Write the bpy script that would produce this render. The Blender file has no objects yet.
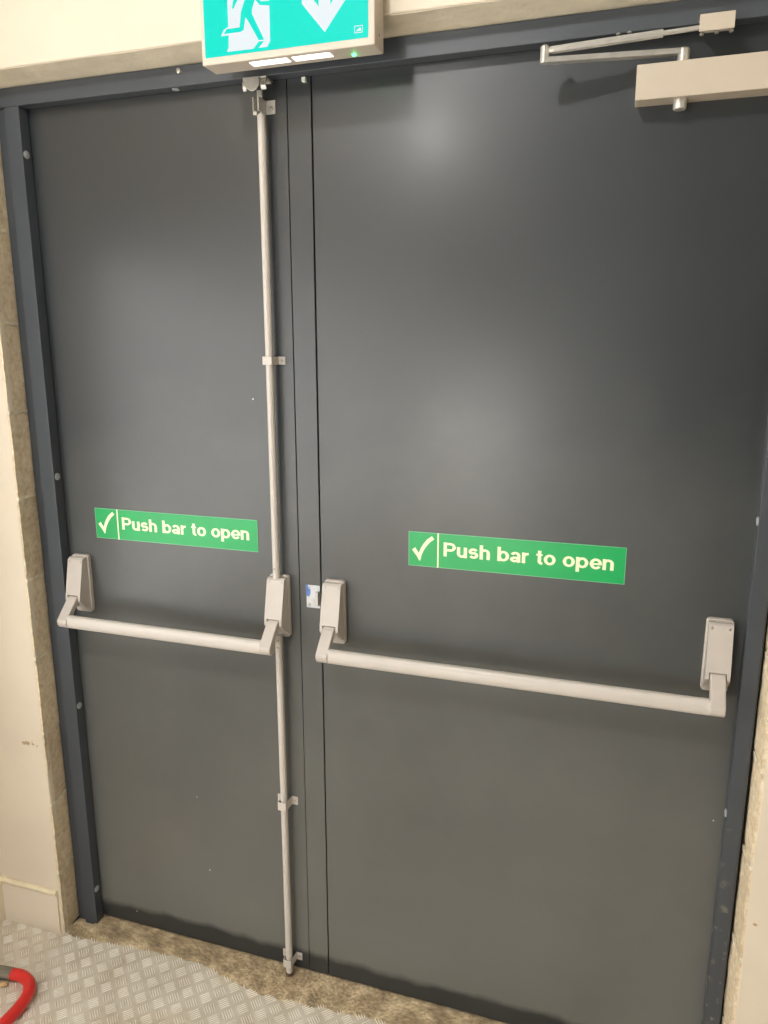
import bpy, bmesh, math, random
from mathutils import Vector, Matrix, noise
random.seed(7)
S = bpy.context.scene
C = S.collection

# ------------------------------------------------------------------ camera, world, exposure
cd = bpy.data.cameras.new('camera')
cam = bpy.data.objects.new('camera', cd); C.objects.link(cam)
cam.location = (0.62702, -1.47651, 1.54616)
cam.rotation_euler = (1.35248, 0.00082, 0.3148)
cd.sensor_fit = 'VERTICAL'; cd.sensor_height = 36.0
cd.lens = 754.418 / 1024 * 36.0
cd.clip_start = 0.02
S.camera = cam
w = bpy.data.worlds.new('world'); S.world = w; w.use_nodes = True
w.node_tree.nodes['Background'].inputs[0].default_value = (0.6, 0.7, 0.85, 1)
w.node_tree.nodes['Background'].inputs[1].default_value = 0.02
S.view_settings.view_transform = 'Standard'
S.view_settings.look = 'None'
S.view_settings.gamma = 1
S.view_settings.use_curve_mapping = False
S.view_settings.exposure = -0.08
LAMP = (-0.10, -1.27, 2.255)      # small pendant bulb hanging in front of the doors
LAMP_STRENGTH = 150.0
KEY = (-0.27, -2.00, 3.25)        # main globe lamp under the high ceiling
KEY_STRENGTH = 430.0
FILL_TUBE_STRENGTH = 2.0
SIDE_FILL_STRENGTH = 3.3
END_FILL_STRENGTH = 16.5

# ------------------------------------------------------------------ materials
def srgb(r, g, b):
    f = lambda c: c / 12.92 if c <= 0.04045 else ((c + 0.055) / 1.055) ** 2.4
    return (f(r / 255), f(g / 255), f(b / 255), 1)

def N(nt, kind, **kw):
    n = nt.nodes.new(kind)
    for k, v in kw.items():
        if k.startswith('in_'):
            n.inputs[k[3:].replace('_', ' ')].default_value = v
        else:
            setattr(n, k, v)
    return n

def mat(name, col, rough=0.5, metal=0.0, spec=0.5, coat=0.0, noise_scale=None, noise_amt=0.0, col2=None,
        bump=0.0, bump_scale=60.0, rough_var=0.0, detail=4.0):
    m = bpy.data.materials.new(name); m.use_nodes = True
    nt = m.node_tree; b = nt.nodes['Principled BSDF']
    b.inputs['Base Color'].default_value = col
    b.inputs['Roughness'].default_value = rough
    b.inputs['Metallic'].default_value = metal
    b.inputs['Specular IOR Level'].default_value = spec
    b.inputs['Coat Weight'].default_value = coat
    tc = N(nt, 'ShaderNodeTexCoord')
    if noise_scale:
        n = N(nt, 'ShaderNodeTexNoise'); n.inputs['Scale'].default_value = noise_scale; n.inputs['Detail'].default_value = detail
        nt.links.new(tc.outputs['Object'], n.inputs['Vector'])
        r = N(nt, 'ShaderNodeValToRGB')
        r.color_ramp.elements[0].position = 0.35; r.color_ramp.elements[1].position = 0.65
        c2 = col2 or tuple(c * (1 - noise_amt) for c in col[:3]) + (1,)
        r.color_ramp.elements[0].color = c2; r.color_ramp.elements[1].color = col
        nt.links.new(n.outputs['Fac'], r.inputs['Fac']); nt.links.new(r.outputs['Color'], b.inputs['Base Color'])
        if rough_var:
            mr = N(nt, 'ShaderNodeMapRange'); mr.inputs['From Min'].default_value = .3; mr.inputs['From Max'].default_value = .7
            mr.inputs['To Min'].default_value = rough - rough_var; mr.inputs['To Max'].default_value = rough + rough_var
            nt.links.new(n.outputs['Fac'], mr.inputs['Value']); nt.links.new(mr.outputs['Result'], b.inputs['Roughness'])
    if bump:
        n2 = N(nt, 'ShaderNodeTexNoise'); n2.inputs['Scale'].default_value = bump_scale; n2.inputs['Detail'].default_value = 5
        nt.links.new(tc.outputs['Object'], n2.inputs['Vector'])
        bp = N(nt, 'ShaderNodeBump'); bp.inputs['Strength'].default_value = bump; bp.inputs['Distance'].default_value = 0.004
        nt.links.new(n2.outputs['Fac'], bp.inputs['Height']); nt.links.new(bp.outputs['Normal'], b.inputs['Normal'])
    return m

def emit(name, col, strength, base=None, rough=.3):
    m = bpy.data.materials.new(name); m.use_nodes = True
    b = m.node_tree.nodes['Principled BSDF']
    b.inputs['Base Color'].default_value = base or col
    b.inputs['Roughness'].default_value = rough
    b.inputs['Emission Color'].default_value = col
    b.inputs['Emission Strength'].default_value = strength
    b.inputs['Specular IOR Level'].default_value = .12
    return m

DOOR_COL = srgb(40, 45, 49)
M = {}
M['door'] = mat('door_paint', DOOR_COL, 0.36, spec=0.70, noise_scale=2.2, noise_amt=0.05, bump=0.03, bump_scale=9, rough_var=0.04, coat=.11)
M['door'].node_tree.nodes['Principled BSDF'].inputs['Coat Roughness'].default_value = .20
M['frame'] = mat('frame_paint', srgb(71, 76, 82), 0.42, spec=0.45, noise_scale=6, noise_amt=0.08, bump=0.05, bump_scale=40)
M['plaster'] = mat('cream_plaster', srgb(231, 219, 200), 0.55, spec=0.3, noise_scale=5, noise_amt=0.05, bump=0.25, bump_scale=22)
M['lip'] = mat('cream_paint_lip', srgb(246, 234, 202), 0.45, spec=0.4, noise_scale=30, noise_amt=0.15, bump=0.5, bump_scale=90)
M['lintel'] = mat('painted_lintel', srgb(222, 212, 190), 0.6, spec=0.3, noise_scale=14, noise_amt=0.14, bump=0.5, bump_scale=60)
M['ceiling'] = mat('ceiling_paint', srgb(176, 176, 174), 0.8, spec=0.2, noise_scale=3, noise_amt=0.04)
M['backwall'] = mat('back_wall_paint', srgb(120, 116, 108), 0.7, spec=0.2, noise_scale=3, noise_amt=0.1)
M['grey'] = mat('warm_grey_powder_coat', srgb(196, 188, 180), 0.38, spec=0.5, noise_scale=40, noise_amt=0.04, bump=0.06, bump_scale=300)
M['grey_bar'] = mat('warm_grey_bar_coat', srgb(203, 196, 188), 0.33, spec=0.5, noise_scale=40, noise_amt=0.03)
M['closer'] = mat('champagne_grey_closer_paint', srgb(200, 188, 170), 0.42, spec=0.5, metal=0.1, noise_scale=30, noise_amt=0.03)
M['steel'] = mat('zinc_plated_steel', srgb(206, 203, 196), 0.36, metal=0.55, noise_scale=60, noise_amt=0.12)
M['screw'] = mat('screw_steel', srgb(190, 188, 182), 0.28, metal=0.9, noise_scale=60, noise_amt=0.1)
M['dark'] = mat('dark_slot', srgb(40, 38, 36), 0.6)
M['rubber'] = mat('black_seal', srgb(24, 24, 25), 0.7, spec=0.3)
M['cap'] = mat('grey_plastic_cap', srgb(176, 180, 182), 0.5)
M['green'] = mat('sign_green', srgb(14, 166, 88), 0.32, spec=0.5, noise_scale=20, noise_amt=0.03)
M['cream'] = mat('sign_pale_cream', srgb(236, 244, 208), 0.35, spec=0.5)
M['edge'] = mat('sign_clear_edge', srgb(120, 190, 150), 0.3)
M['case'] = mat('sign_casing_plastic', srgb(214, 203, 188), 0.5, noise_scale=20, noise_amt=0.03)
M['lit_green'] = emit('backlit_green', (0.0, 0.84, 0.70, 1), 0.86, base=(0, .10, .08, 1))
M['lit_white'] = emit('backlit_white', (0.82, 0.93, 1.0, 1), 0.78, base=(.15, .15, .15, 1))
M['lens'] = emit('downlight_lens', (1, 1, .98, 1), 1.6)
M['led'] = emit('green_indicator', (0.02, 1.0, 0.15, 1), 30.0)
M['blue'] = mat('blue_tape', srgb(96, 132, 205), 0.5, noise_scale=60, noise_amt=0.4)
M['keeper'] = mat('pale_zinc_keeper', srgb(205, 208, 212), 0.4, metal=0.35, noise_scale=80, noise_amt=0.15)
M['red'] = mat('red_coated_tube', srgb(226, 50, 46), 0.34, spec=0.5, noise_scale=50, noise_amt=0.12, bump=.15, bump_scale=80)
M['tube_grey'] = mat('grey_tube_end', srgb(128, 122, 108), 0.5, noise_scale=50, noise_amt=0.2)
M['tan'] = mat('tan_wood_offcut', srgb(200, 168, 124), 0.6, noise_scale=60, noise_amt=0.25)
M['rust'] = mat('rusty_socket_steel', srgb(128, 104, 88), 0.6, metal=0.3, noise_scale=120, noise_amt=0.4)
M['lamp'] = emit('lamp_globe_glow', (1.0, 0.97, 0.93, 1), LAMP_STRENGTH)
M['tube'] = emit('fill_tube_glow', (0.90, 0.95, 1.0, 1), FILL_TUBE_STRENGTH)
M['white_plastic'] = mat('white_fitting_plastic', srgb(235, 235, 230), 0.4)

def stone_mat():
    m = bpy.data.materials.new('tan_stone_blocks'); m.use_nodes = True
    nt = m.node_tree; b = nt.nodes['Principled BSDF']; b.inputs['Roughness'].default_value = .85; b.inputs['Specular IOR Level'].default_value = .2
    tc = N(nt, 'ShaderNodeTexCoord')
    sep = N(nt, 'ShaderNodeSeparateXYZ'); nt.links.new(tc.outputs['Object'], sep.inputs[0])
    a = N(nt, 'ShaderNodeMath', operation='SUBTRACT'); a.inputs[1].default_value = .179; nt.links.new(sep.outputs['Z'], a.inputs[0])
    d = N(nt, 'ShaderNodeMath', operation='DIVIDE'); d.inputs[1].default_value = .2023; nt.links.new(a.outputs[0], d.inputs[0])
    f = N(nt, 'ShaderNodeMath', operation='FLOOR'); nt.links.new(d.outputs[0], f.inputs[0])
    wn = N(nt, 'ShaderNodeTexWhiteNoise', noise_dimensions='1D'); nt.links.new(f.outputs[0], wn.inputs['W'])
    n = N(nt, 'ShaderNodeTexNoise'); n.inputs['Scale'].default_value = 75; n.inputs['Detail'].default_value = 7; n.inputs['Roughness'].default_value = .65
    nt.links.new(tc.outputs['Object'], n.inputs['Vector'])
    r = N(nt, 'ShaderNodeValToRGB'); r.color_ramp.elements[0].position = .3; r.color_ramp.elements[1].position = .72
    r.color_ramp.elements[0].color = srgb(212, 192, 160); r.color_ramp.elements[1].color = srgb(252, 242, 220)
    e = r.color_ramp.elements.new(.52); e.color = srgb(238, 221, 190)
    nt.links.new(n.outputs['Fac'], r.inputs['Fac'])
    mx = N(nt, 'ShaderNodeMixRGB', blend_type='MULTIPLY'); mx.inputs['Fac'].default_value = .55
    r2 = N(nt, 'ShaderNodeValToRGB'); r2.color_ramp.elements[0].color = (.72, .70, .68, 1); r2.color_ramp.elements[1].color = (1, 1, 1, 1)
    nt.links.new(wn.outputs['Value'], r2.inputs['Fac'])
    nt.links.new(r.outputs['Color'], mx.inputs['Color1']); nt.links.new(r2.outputs['Color'], mx.inputs['Color2'])
    nt.links.new(mx.outputs['Color'], b.inputs['Base Color'])
    bp = N(nt, 'ShaderNodeBump'); bp.inputs['Strength'].default_value = .45; bp.inputs['Distance'].default_value = .003
    nt.links.new(n.outputs['Fac'], bp.inputs['Height']); nt.links.new(bp.outputs['Normal'], b.inputs['Normal'])
    return m
M['stone'] = stone_mat()
M['mortar'] = mat('pale_mortar', srgb(250, 238, 212), 0.9, spec=.2, noise_scale=60, noise_amt=.25, bump=.6, bump_scale=120)

def sill_mat():
    m = bpy.data.materials.new('rough_dirty_stone_sill'); m.use_nodes = True
    nt = m.node_tree; b = nt.nodes['Principled BSDF']; b.inputs['Roughness'].default_value = .9; b.inputs['Specular IOR Level'].default_value = .2
    tc = N(nt, 'ShaderNodeTexCoord')
    n = N(nt, 'ShaderNodeTexNoise'); n.inputs['Scale'].default_value = 16; n.inputs['Detail'].default_value = 8; n.inputs['Roughness'].default_value = .7
    nt.links.new(tc.outputs['Object'], n.inputs['Vector'])
    r = N(nt, 'ShaderNodeValToRGB'); r.color_ramp.elements[0].position = .34; r.color_ramp.elements[1].position = .7
    r.color_ramp.elements[0].color = srgb(142, 126, 104); r.color_ramp.elements[1].color = srgb(240, 222, 186)
    e = r.color_ramp.elements.new(.5); e.color = srgb(186, 166, 134)
    nt.links.new(n.outputs['Fac'], r.inputs['Fac'])
    n3 = N(nt, 'ShaderNodeTexNoise'); n3.inputs['Scale'].default_value = 130; n3.inputs['Detail'].default_value = 3
    nt.links.new(tc.outputs['Object'], n3.inputs['Vector'])
    r3 = N(nt, 'ShaderNodeValToRGB'); r3.color_ramp.elements[0].position = .36; r3.color_ramp.elements[1].position = .6
    r3.color_ramp.elements[0].color = (.5, .48, .45, 1); r3.color_ramp.elements[1].color = (1.1, 1.08, 1.0, 1)
    nt.links.new(n3.outputs['Fac'], r3.inputs['Fac'])
    mx = N(nt, 'ShaderNodeMixRGB', blend_type='MULTIPLY'); mx.inputs['Fac'].default_value = .45
    nt.links.new(r.outputs['Color'], mx.inputs['Color1']); nt.links.new(r3.outputs['Color'], mx.inputs['Color2'])
    nt.links.new(mx.outputs['Color'], b.inputs['Base Color'])
    bp = N(nt, 'ShaderNodeBump'); bp.inputs['Strength'].default_value = 1; bp.inputs['Distance'].default_value = .004
    nt.links.new(n3.outputs['Fac'], bp.inputs['Height']); nt.links.new(bp.outputs['Normal'], b.inputs['Normal'])
    return m
M['sill'] = sill_mat()

def plate_mat():
    m = bpy.data.materials.new('dusty_tread_plate'); m.use_nodes = True
    nt = m.node_tree; b = nt.nodes['Principled BSDF']
    tc = N(nt, 'ShaderNodeTexCoord')
    n = N(nt, 'ShaderNodeTexNoise'); n.inputs['Scale'].default_value = 9; n.inputs['Detail'].default_value = 8; n.inputs['Roughness'].default_value = .65
    nt.links.new(tc.outputs['Object'], n.inputs['Vector'])
    geo = N(nt, 'ShaderNodeSeparateXYZ'); nt.links.new(tc.outputs['Object'], geo.inputs[0])
    top = N(nt, 'ShaderNodeMapRange'); top.inputs['From Min'].default_value = -.0099; top.inputs['From Max'].default_value = -.0088
    top.inputs['To Min'].default_value = 0; top.inputs['To Max'].default_value = 1
    nt.links.new(geo.outputs['Z'], top.inputs['Value'])
    # dust settles on the flat of the plate and is worn off the raised bars
    dust = N(nt, 'ShaderNodeMapRange'); dust.inputs['From Min'].default_value = .32; dust.inputs['From Max'].default_value = .66
    dust.inputs['To Min'].default_value = .45; dust.inputs['To Max'].default_value = 1
    nt.links.new(n.outputs['Fac'], dust.inputs['Value'])
    mul = N(nt, 'ShaderNodeMath', operation='MULTIPLY_ADD'); mul.inputs[1].default_value = -.62; nt.links.new(top.outputs[0], mul.inputs[0]); nt.links.new(dust.outputs[0], mul.inputs[2]); mul.use_clamp = True
    cm = N(nt, 'ShaderNodeMixRGB'); cm.inputs['Color1'].default_value = srgb(252, 248, 238); cm.inputs['Color2'].default_value = srgb(200, 187, 166)
    nt.links.new(mul.outputs[0], cm.inputs['Fac']); nt.links.new(cm.outputs[0], b.inputs['Base Color'])
    mm = N(nt, 'ShaderNodeMapRange'); mm.inputs['To Min'].default_value = .25; mm.inputs['To Max'].default_value = .05
    nt.links.new(mul.outputs[0], mm.inputs['Value']); nt.links.new(mm.outputs[0], b.inputs['Metallic'])
    rr = N(nt, 'ShaderNodeMapRange'); rr.inputs['To Min'].default_value = .38; rr.inputs['To Max'].default_value = .75
    nt.links.new(mul.outputs[0], rr.inputs['Value']); nt.links.new(rr.outputs[0], b.inputs['Roughness'])
    n2 = N(nt, 'ShaderNodeTexNoise'); n2.inputs['Scale'].default_value = 220; n2.inputs['Detail'].default_value = 3
    nt.links.new(tc.outputs['Object'], n2.inputs['Vector'])
    bp = N(nt, 'ShaderNodeBump'); bp.inputs['Strength'].default_value = .35; bp.inputs['Distance'].default_value = .001
    nt.links.new(n2.outputs['Fac'], bp.inputs['Height']); nt.links.new(bp.outputs['Normal'], b.inputs['Normal'])
    return m
M['plate'] = plate_mat()

def stain(m, col, zlo, zhi, thr, scale, amt=1.0):
    """dried smears that sit on the lower part of a surface"""
    nt = m.node_tree; b = nt.nodes['Principled BSDF']; tc = N(nt, 'ShaderNodeTexCoord')
    n = N(nt, 'ShaderNodeTexNoise'); n.inputs['Scale'].default_value = scale; n.inputs['Detail'].default_value = 6
    nt.links.new(tc.outputs['Object'], n.inputs['Vector'])
    r = N(nt, 'ShaderNodeMapRange'); r.inputs['From Min'].default_value = thr; r.inputs['From Max'].default_value = thr + .08
    nt.links.new(n.outputs['Fac'], r.inputs['Value'])
    s = N(nt, 'ShaderNodeSeparateXYZ'); nt.links.new(tc.outputs['Object'], s.inputs[0])
    z = N(nt, 'ShaderNodeMapRange'); z.inputs['From Min'].default_value = zhi; z.inputs['From Max'].default_value = zlo
    z.inputs['To Max'].default_value = amt
    nt.links.new(s.outputs['Z'], z.inputs['Value'])
    mu = N(nt, 'ShaderNodeMath', operation='MULTIPLY'); nt.links.new(r.outputs[0], mu.inputs[0]); nt.links.new(z.outputs[0], mu.inputs[1])
    mx = N(nt, 'ShaderNodeMixRGB'); mx.inputs['Color2'].default_value = col
    old = b.inputs['Base Color'].links[0].from_socket
    nt.links.new(old, mx.inputs['Color1']); nt.links.new(mu.outputs[0], mx.inputs['Fac']); nt.links.new(mx.outputs[0], b.inputs['Base Color'])
def pale_lower(m):
    # paler towards the bottom of the leaves, except a wavy strip along the edge
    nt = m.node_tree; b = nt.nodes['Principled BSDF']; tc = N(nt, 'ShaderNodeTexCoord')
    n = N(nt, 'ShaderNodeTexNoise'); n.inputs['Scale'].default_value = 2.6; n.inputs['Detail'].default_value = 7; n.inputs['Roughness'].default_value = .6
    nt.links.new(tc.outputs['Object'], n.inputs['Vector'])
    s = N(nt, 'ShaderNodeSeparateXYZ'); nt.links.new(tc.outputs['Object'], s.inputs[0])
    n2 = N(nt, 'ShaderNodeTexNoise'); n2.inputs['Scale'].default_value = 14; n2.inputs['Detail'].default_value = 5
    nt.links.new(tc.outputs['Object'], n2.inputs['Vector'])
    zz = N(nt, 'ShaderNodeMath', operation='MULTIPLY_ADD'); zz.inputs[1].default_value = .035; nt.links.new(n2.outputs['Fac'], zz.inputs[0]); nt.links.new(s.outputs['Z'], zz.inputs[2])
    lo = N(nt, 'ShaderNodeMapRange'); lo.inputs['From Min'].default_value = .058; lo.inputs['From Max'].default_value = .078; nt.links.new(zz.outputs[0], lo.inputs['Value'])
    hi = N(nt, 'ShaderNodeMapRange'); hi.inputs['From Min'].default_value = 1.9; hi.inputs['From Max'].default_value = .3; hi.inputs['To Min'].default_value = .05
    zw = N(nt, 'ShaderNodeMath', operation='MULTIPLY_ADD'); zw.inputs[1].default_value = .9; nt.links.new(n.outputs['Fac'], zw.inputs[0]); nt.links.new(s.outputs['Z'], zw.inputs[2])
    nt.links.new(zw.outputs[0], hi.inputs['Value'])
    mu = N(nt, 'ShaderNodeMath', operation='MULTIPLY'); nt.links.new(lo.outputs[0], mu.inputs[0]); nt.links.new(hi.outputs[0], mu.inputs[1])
    m2 = N(nt, 'ShaderNodeMath', operation='MULTIPLY'); m2.inputs[1].default_value = PALE_AMT; nt.links.new(mu.outputs[0], m2.inputs[0])
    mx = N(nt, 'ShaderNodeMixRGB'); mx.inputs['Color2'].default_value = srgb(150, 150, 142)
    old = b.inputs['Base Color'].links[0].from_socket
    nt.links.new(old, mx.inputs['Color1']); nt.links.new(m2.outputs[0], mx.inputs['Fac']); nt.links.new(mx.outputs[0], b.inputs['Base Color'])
PALE_AMT = .46
pale_lower(M['door'])
M['frame_right'] = M['frame'].copy()
stain(M['frame_right'], srgb(168, 162, 138), .10, .75, .57, 34, .7)

# ------------------------------------------------------------------ mesh helpers
def obj(name, bm, m, parent=None, smooth=False, bevel=0.0, seg=2, loc=None):
    bmesh.ops.recalc_face_normals(bm, faces=bm.faces)
    me = bpy.data.meshes.new(name); bm.to_mesh(me); bm.free()
    o = bpy.data.objects.new(name, me); C.objects.link(o)
    me.materials.append(m)
    if smooth:
        for p in me.polygons: p.use_smooth = True
        try: me.set_sharp_from_angle(angle=math.radians(38))
        except Exception: pass
    if bevel:
        b = o.modifiers.new('bevel', 'BEVEL'); b.width = bevel; b.segments = seg; b.limit_method = 'ANGLE'; b.angle_limit = math.radians(35)
    if parent: o.parent = parent; o.matrix_parent_inverse = Matrix.Translation(parent.location).inverted()
    return o

def bx(bm, a, b):
    (x0, y0, z0), (x1, y1, z1) = a, b
    v = [bm.verts.new(p) for p in ((x0, y0, z0), (x1, y0, z0), (x1, y1, z0), (x0, y1, z0), (x0, y0, z1), (x1, y0, z1), (x1, y1, z1), (x0, y1, z1))]
    for f in ((0, 3, 2, 1), (4, 5, 6, 7), (0, 1, 5, 4), (1, 2, 6, 5), (2, 3, 7, 6), (3, 0, 4, 7)):
        bm.faces.new([v[i] for i in f])
    return bm

def box(a, b): return bx(bmesh.new(), a, b)

def prism(pts, axis, lo, hi, bm=None):
    """extrude an outline (2D points) along an axis: x -> (y,z), y -> (x,z), z -> (x,y)"""
    bm = bm or bmesh.new()
    def p3(p, t):
        return {'x': (t, p[0], p[1]), 'y': (p[0], t, p[1]), 'z': (p[0], p[1], t)}[axis]
    A = [bm.verts.new(p3(p, lo)) for p in pts]; B = [bm.verts.new(p3(p, hi)) for p in pts]
    n = len(pts)
    bm.faces.new(A); bm.faces.new(B[::-1])
    for i in range(n): bm.faces.new([A[i], A[(i + 1) % n], B[(i + 1) % n], B[i]])
    return bm

def frame_of(d):
    d = Vector(d).normalized(); u = Vector((0, 0, 1)) if abs(d.z) < .9 else Vector((1, 0, 0))
    a = d.cross(u).normalized(); return d, a, a.cross(d).normalized()

def tube(path, r, n=20, bm=None, ry=None, caps=True):
    """round (or oval, ry along the up axis) tube along a path"""
    bm = bm or bmesh.new(); path = [Vector(p) for p in path]; rings = []
    for i, p in enumerate(path):
        d = (path[min(i + 1, len(path) - 1)] - path[max(i - 1, 0)])
        d, a, u = frame_of(d)
        rr = r[i] if isinstance(r, (list, tuple)) else r
        q = (ry if ry else rr)
        rings.append([bm.verts.new(p + a * (rr * math.cos(2 * math.pi * k / n)) + u * (q * math.sin(2 * math.pi * k / n))) for k in range(n)])
    for A, B in zip(rings, rings[1:]):
        for k in range(n): bm.faces.new([A[k], A[(k + 1) % n], B[(k + 1) % n], B[k]])
    if caps: bm.faces.new(rings[0][::-1]); bm.faces.new(rings[-1])
    return bm

def bez(pts, n=10):
    """smooth curve through points"""
    P = [Vector(p) for p in pts]; P = [P[0] * 2 - P[1]] + P + [P[-1] * 2 - P[-2]]; out = []
    for i in range(1, len(P) - 2):
        for k in range(n):
            t = k / n; a, b, c, d = P[i - 1:i + 3]
            out.append(.5 * ((2 * b) + (c - a) * t + (2 * a - 5 * b + 4 * c - d) * t * t + (3 * b - a - 3 * c + d) * t ** 3))
    out.append(P[-2]); return out

def flat(pts, y, thick, bm=None): return prism(pts, 'y', y - thick, y, bm)

def thing(name, label, cat, loc, group=None):
    o = bpy.data.objects.new(name, None); C.objects.link(o); o.location = loc; o.empty_display_size = .05
    o['label'] = label; o['category'] = cat
    if group: o['group'] = group
    return o
def tag(o, label, cat):
    o['label'] = label; o['category'] = cat; return o
def struct(o, label=None):
    o['kind'] = 'structure'
    if label: o['label'] = label; 
    return o

XL, XR, ZT = -0.6742, 0.8561, 2.05
WY = -0.085                      # plaster face of the wall
# ------------------------------------------------------------------ room shell
struct(obj('floor', box((-1.05, -5.0, -.06), (1.75, -.05, -.0100)), mat('plate_base', srgb(150, 138, 120), .8)), 'concrete floor under the tread plate')

# tread plate: one pressed sheet, groups of five bars in alternating directions
def tread_plate():
    V, F = [], []
    def bar(cx, cy, ang, L, W, h):
        c, s = math.cos(ang), math.sin(ang); z = -.0099; base = len(V)
        prof = [(-L / 2, 0, 0), (-L / 2 * .72, -W / 2, 0), (L / 2 * .72, -W / 2, 0), (L / 2, 0, 0), (L / 2 * .72, W / 2, 0), (-L / 2 * .72, W / 2, 0),
                (-L / 2 * .7, 0, h), (L / 2 * .7, 0, h)]
        for x, y, dz in prof: V.append((cx + x * c - y * s, cy + x * s + y * c, z + dz))
        for f in ((0, 1, 6), (1, 2, 7, 6), (2, 3, 7), (3, 4, 7), (4, 5, 6, 7), (5, 0, 6)): F.append([base + i for i in f])
    px, py = .0502, .0486
    for j in range(0, 36):
        for i in range(-8, 52):
            for sgn, ox, oy in ((1, 0, 0), (-1, px / 2, py / 2)):
                x = -.6666 + i * px + ox; y = -.1470 - j * py + oy + .0486
                if x < -.925 or x > 1.5 or y > -.062: continue
                a = math.radians(45) * sgn
                for k in range(-2, 3):
                    n = Vector((-math.sin(a), math.cos(a))) * (k * .0056)
                    bar(x + n.x, y + n.y, a, .0275, .0027, .0020)
    # sheet underneath
    b = len(V)
    for p in ((-.94, -5, -.0099), (1.6, -5, -.0099), (1.6, -.055, -.0099), (-.94, -.055, -.0099), (-.94, -5, -.0115), (1.6, -5, -.0115), (1.6, -.055, -.0115), (-.94, -.055, -.0115)): V.append(p)
    for f in ((0, 1, 2, 3), (4, 7, 6, 5), (0, 4, 5, 1), (1, 5, 6, 2), (2, 6, 7, 3), (3, 7, 4, 0)): F.append([b + i for i in f])
    me = bpy.data.meshes.new('trim_1'); me.from_pydata(V, [], F); me.update(); me.materials.append(M['plate'])
    o = bpy.data.objects.new('trim_1', me); C.objects.link(o); return o
struct(tread_plate(), 'dusty aluminium tread plate of five-bar pattern covering the floor')

# walls. front wall = plaster slab with door opening; reveals in stone
def grid_wall(name, label, pts_fn, m): pass
bm = bmesh.new()
plx0, plx1, plz = -.7355, .8985, 2.103
# left pier (front plaster) with slightly wavy arris
def pier(xa, xb, ya, yb, z0, z1, wav, side):
    bm = bmesh.new(); n = 60; A = []
    for i in range(n + 1):
        z = z0 + (z1 - z0) * i / n
        dx = wav * (noise.noise(Vector((3.1 * side, 0, z * 6))) + .5 * noise.noise(Vector((1, 2, z * 23))))
        if side < 0: a, b = xa, xb + dx
        else: a, b = xa + dx, xb
        c = .004
        pl = [(a + (c if side > 0 else 0), ya, z), (b - (c if side < 0 else 0), ya, z), (b, ya + c, z), (b, yb, z), (a, yb, z), (a, ya + (c if side > 0 else 0), z)]
        A.append([bm.verts.new(p) for p in pl])
    for P, Q in zip(A, A[1:]):
        for k in range(6): bm.faces.new([P[k], P[(k + 1) % 6], Q[(k + 1) % 6], Q[k]])
    bm.faces.new(A[0][::-1]); bm.faces.new(A[-1]); return bm
def chip_plaster(name, cx, cz, w_, h_):
    """cream plaster with one small chipped patch around (cx, cz)"""
    m = M['plaster'].copy(); m.name = name; nt = m.node_tree; b = nt.nodes['Principled BSDF']; tc = N(nt, 'ShaderNodeTexCoord')
    mp = N(nt, 'ShaderNodeMapping'); mp.inputs['Location'].default_value = (-cx / w_, 0, -cz / h_); mp.inputs['Scale'].default_value = (1 / w_, .001, 1 / h_)
    nt.links.new(tc.outputs['Object'], mp.inputs[0])
    ln = N(nt, 'ShaderNodeVectorMath', operation='LENGTH'); nt.links.new(mp.outputs[0], ln.inputs[0])
    n = N(nt, 'ShaderNodeTexNoise'); n.inputs['Scale'].default_value = 55; n.inputs['Detail'].default_value = 5; nt.links.new(tc.outputs['Object'], n.inputs['Vector'])
    a = N(nt, 'ShaderNodeMath', operation='MULTIPLY_ADD'); a.inputs[1].default_value = 3.0; nt.links.new(n.outputs['Fac'], a.inputs[0]); nt.links.new(ln.outputs['Value'], a.inputs[2])
    r = N(nt, 'ShaderNodeMapRange'); r.inputs['From Min'].default_value = 2.0; r.inputs['From Max'].default_value = 1.75; nt.links.new(a.outputs[0], r.inputs['Value'])
    mx = N(nt, 'ShaderNodeMixRGB'); mx.inputs['Color2'].default_value = srgb(176, 152, 116)
    old = b.inputs['Base Color'].links[0].from_socket
    nt.links.new(old, mx.inputs['Color1']); nt.links.new(r.outputs[0], mx.inputs['Fac']); nt.links.new(mx.outputs[0], b.inputs['Base Color'])
    return m
wl = struct(obj('wall_front_left', pier(-.934, plx0, WY, -.070, -.011, 3.5, .002, -1), chip_plaster('chipped_plaster_left', -.790, .548, .060, .012), smooth=True), 'cream plastered wall left of the door opening')
struct(obj('wall_front_right', pier(plx1, 1.75, WY, -.070, -.011, 3.5, .002, 1), chip_plaster('chipped_plaster_right', .918, .466, .012, .008), smooth=True), 'cream plastered wall right of the door opening')
struct(obj('wall_front_top', box((plx0 - .004, WY, plz + .001), (plx1 + .004, -.070, 3.5)), M['plaster'], bevel=.003), 'cream plastered wall above the door opening')
bm = prism([(-.0699, 2.0995), (-.0845, 2.1015), (-.0845, 2.1025), (-.0699, 2.5)], 'x', plx0, plx1)
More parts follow.
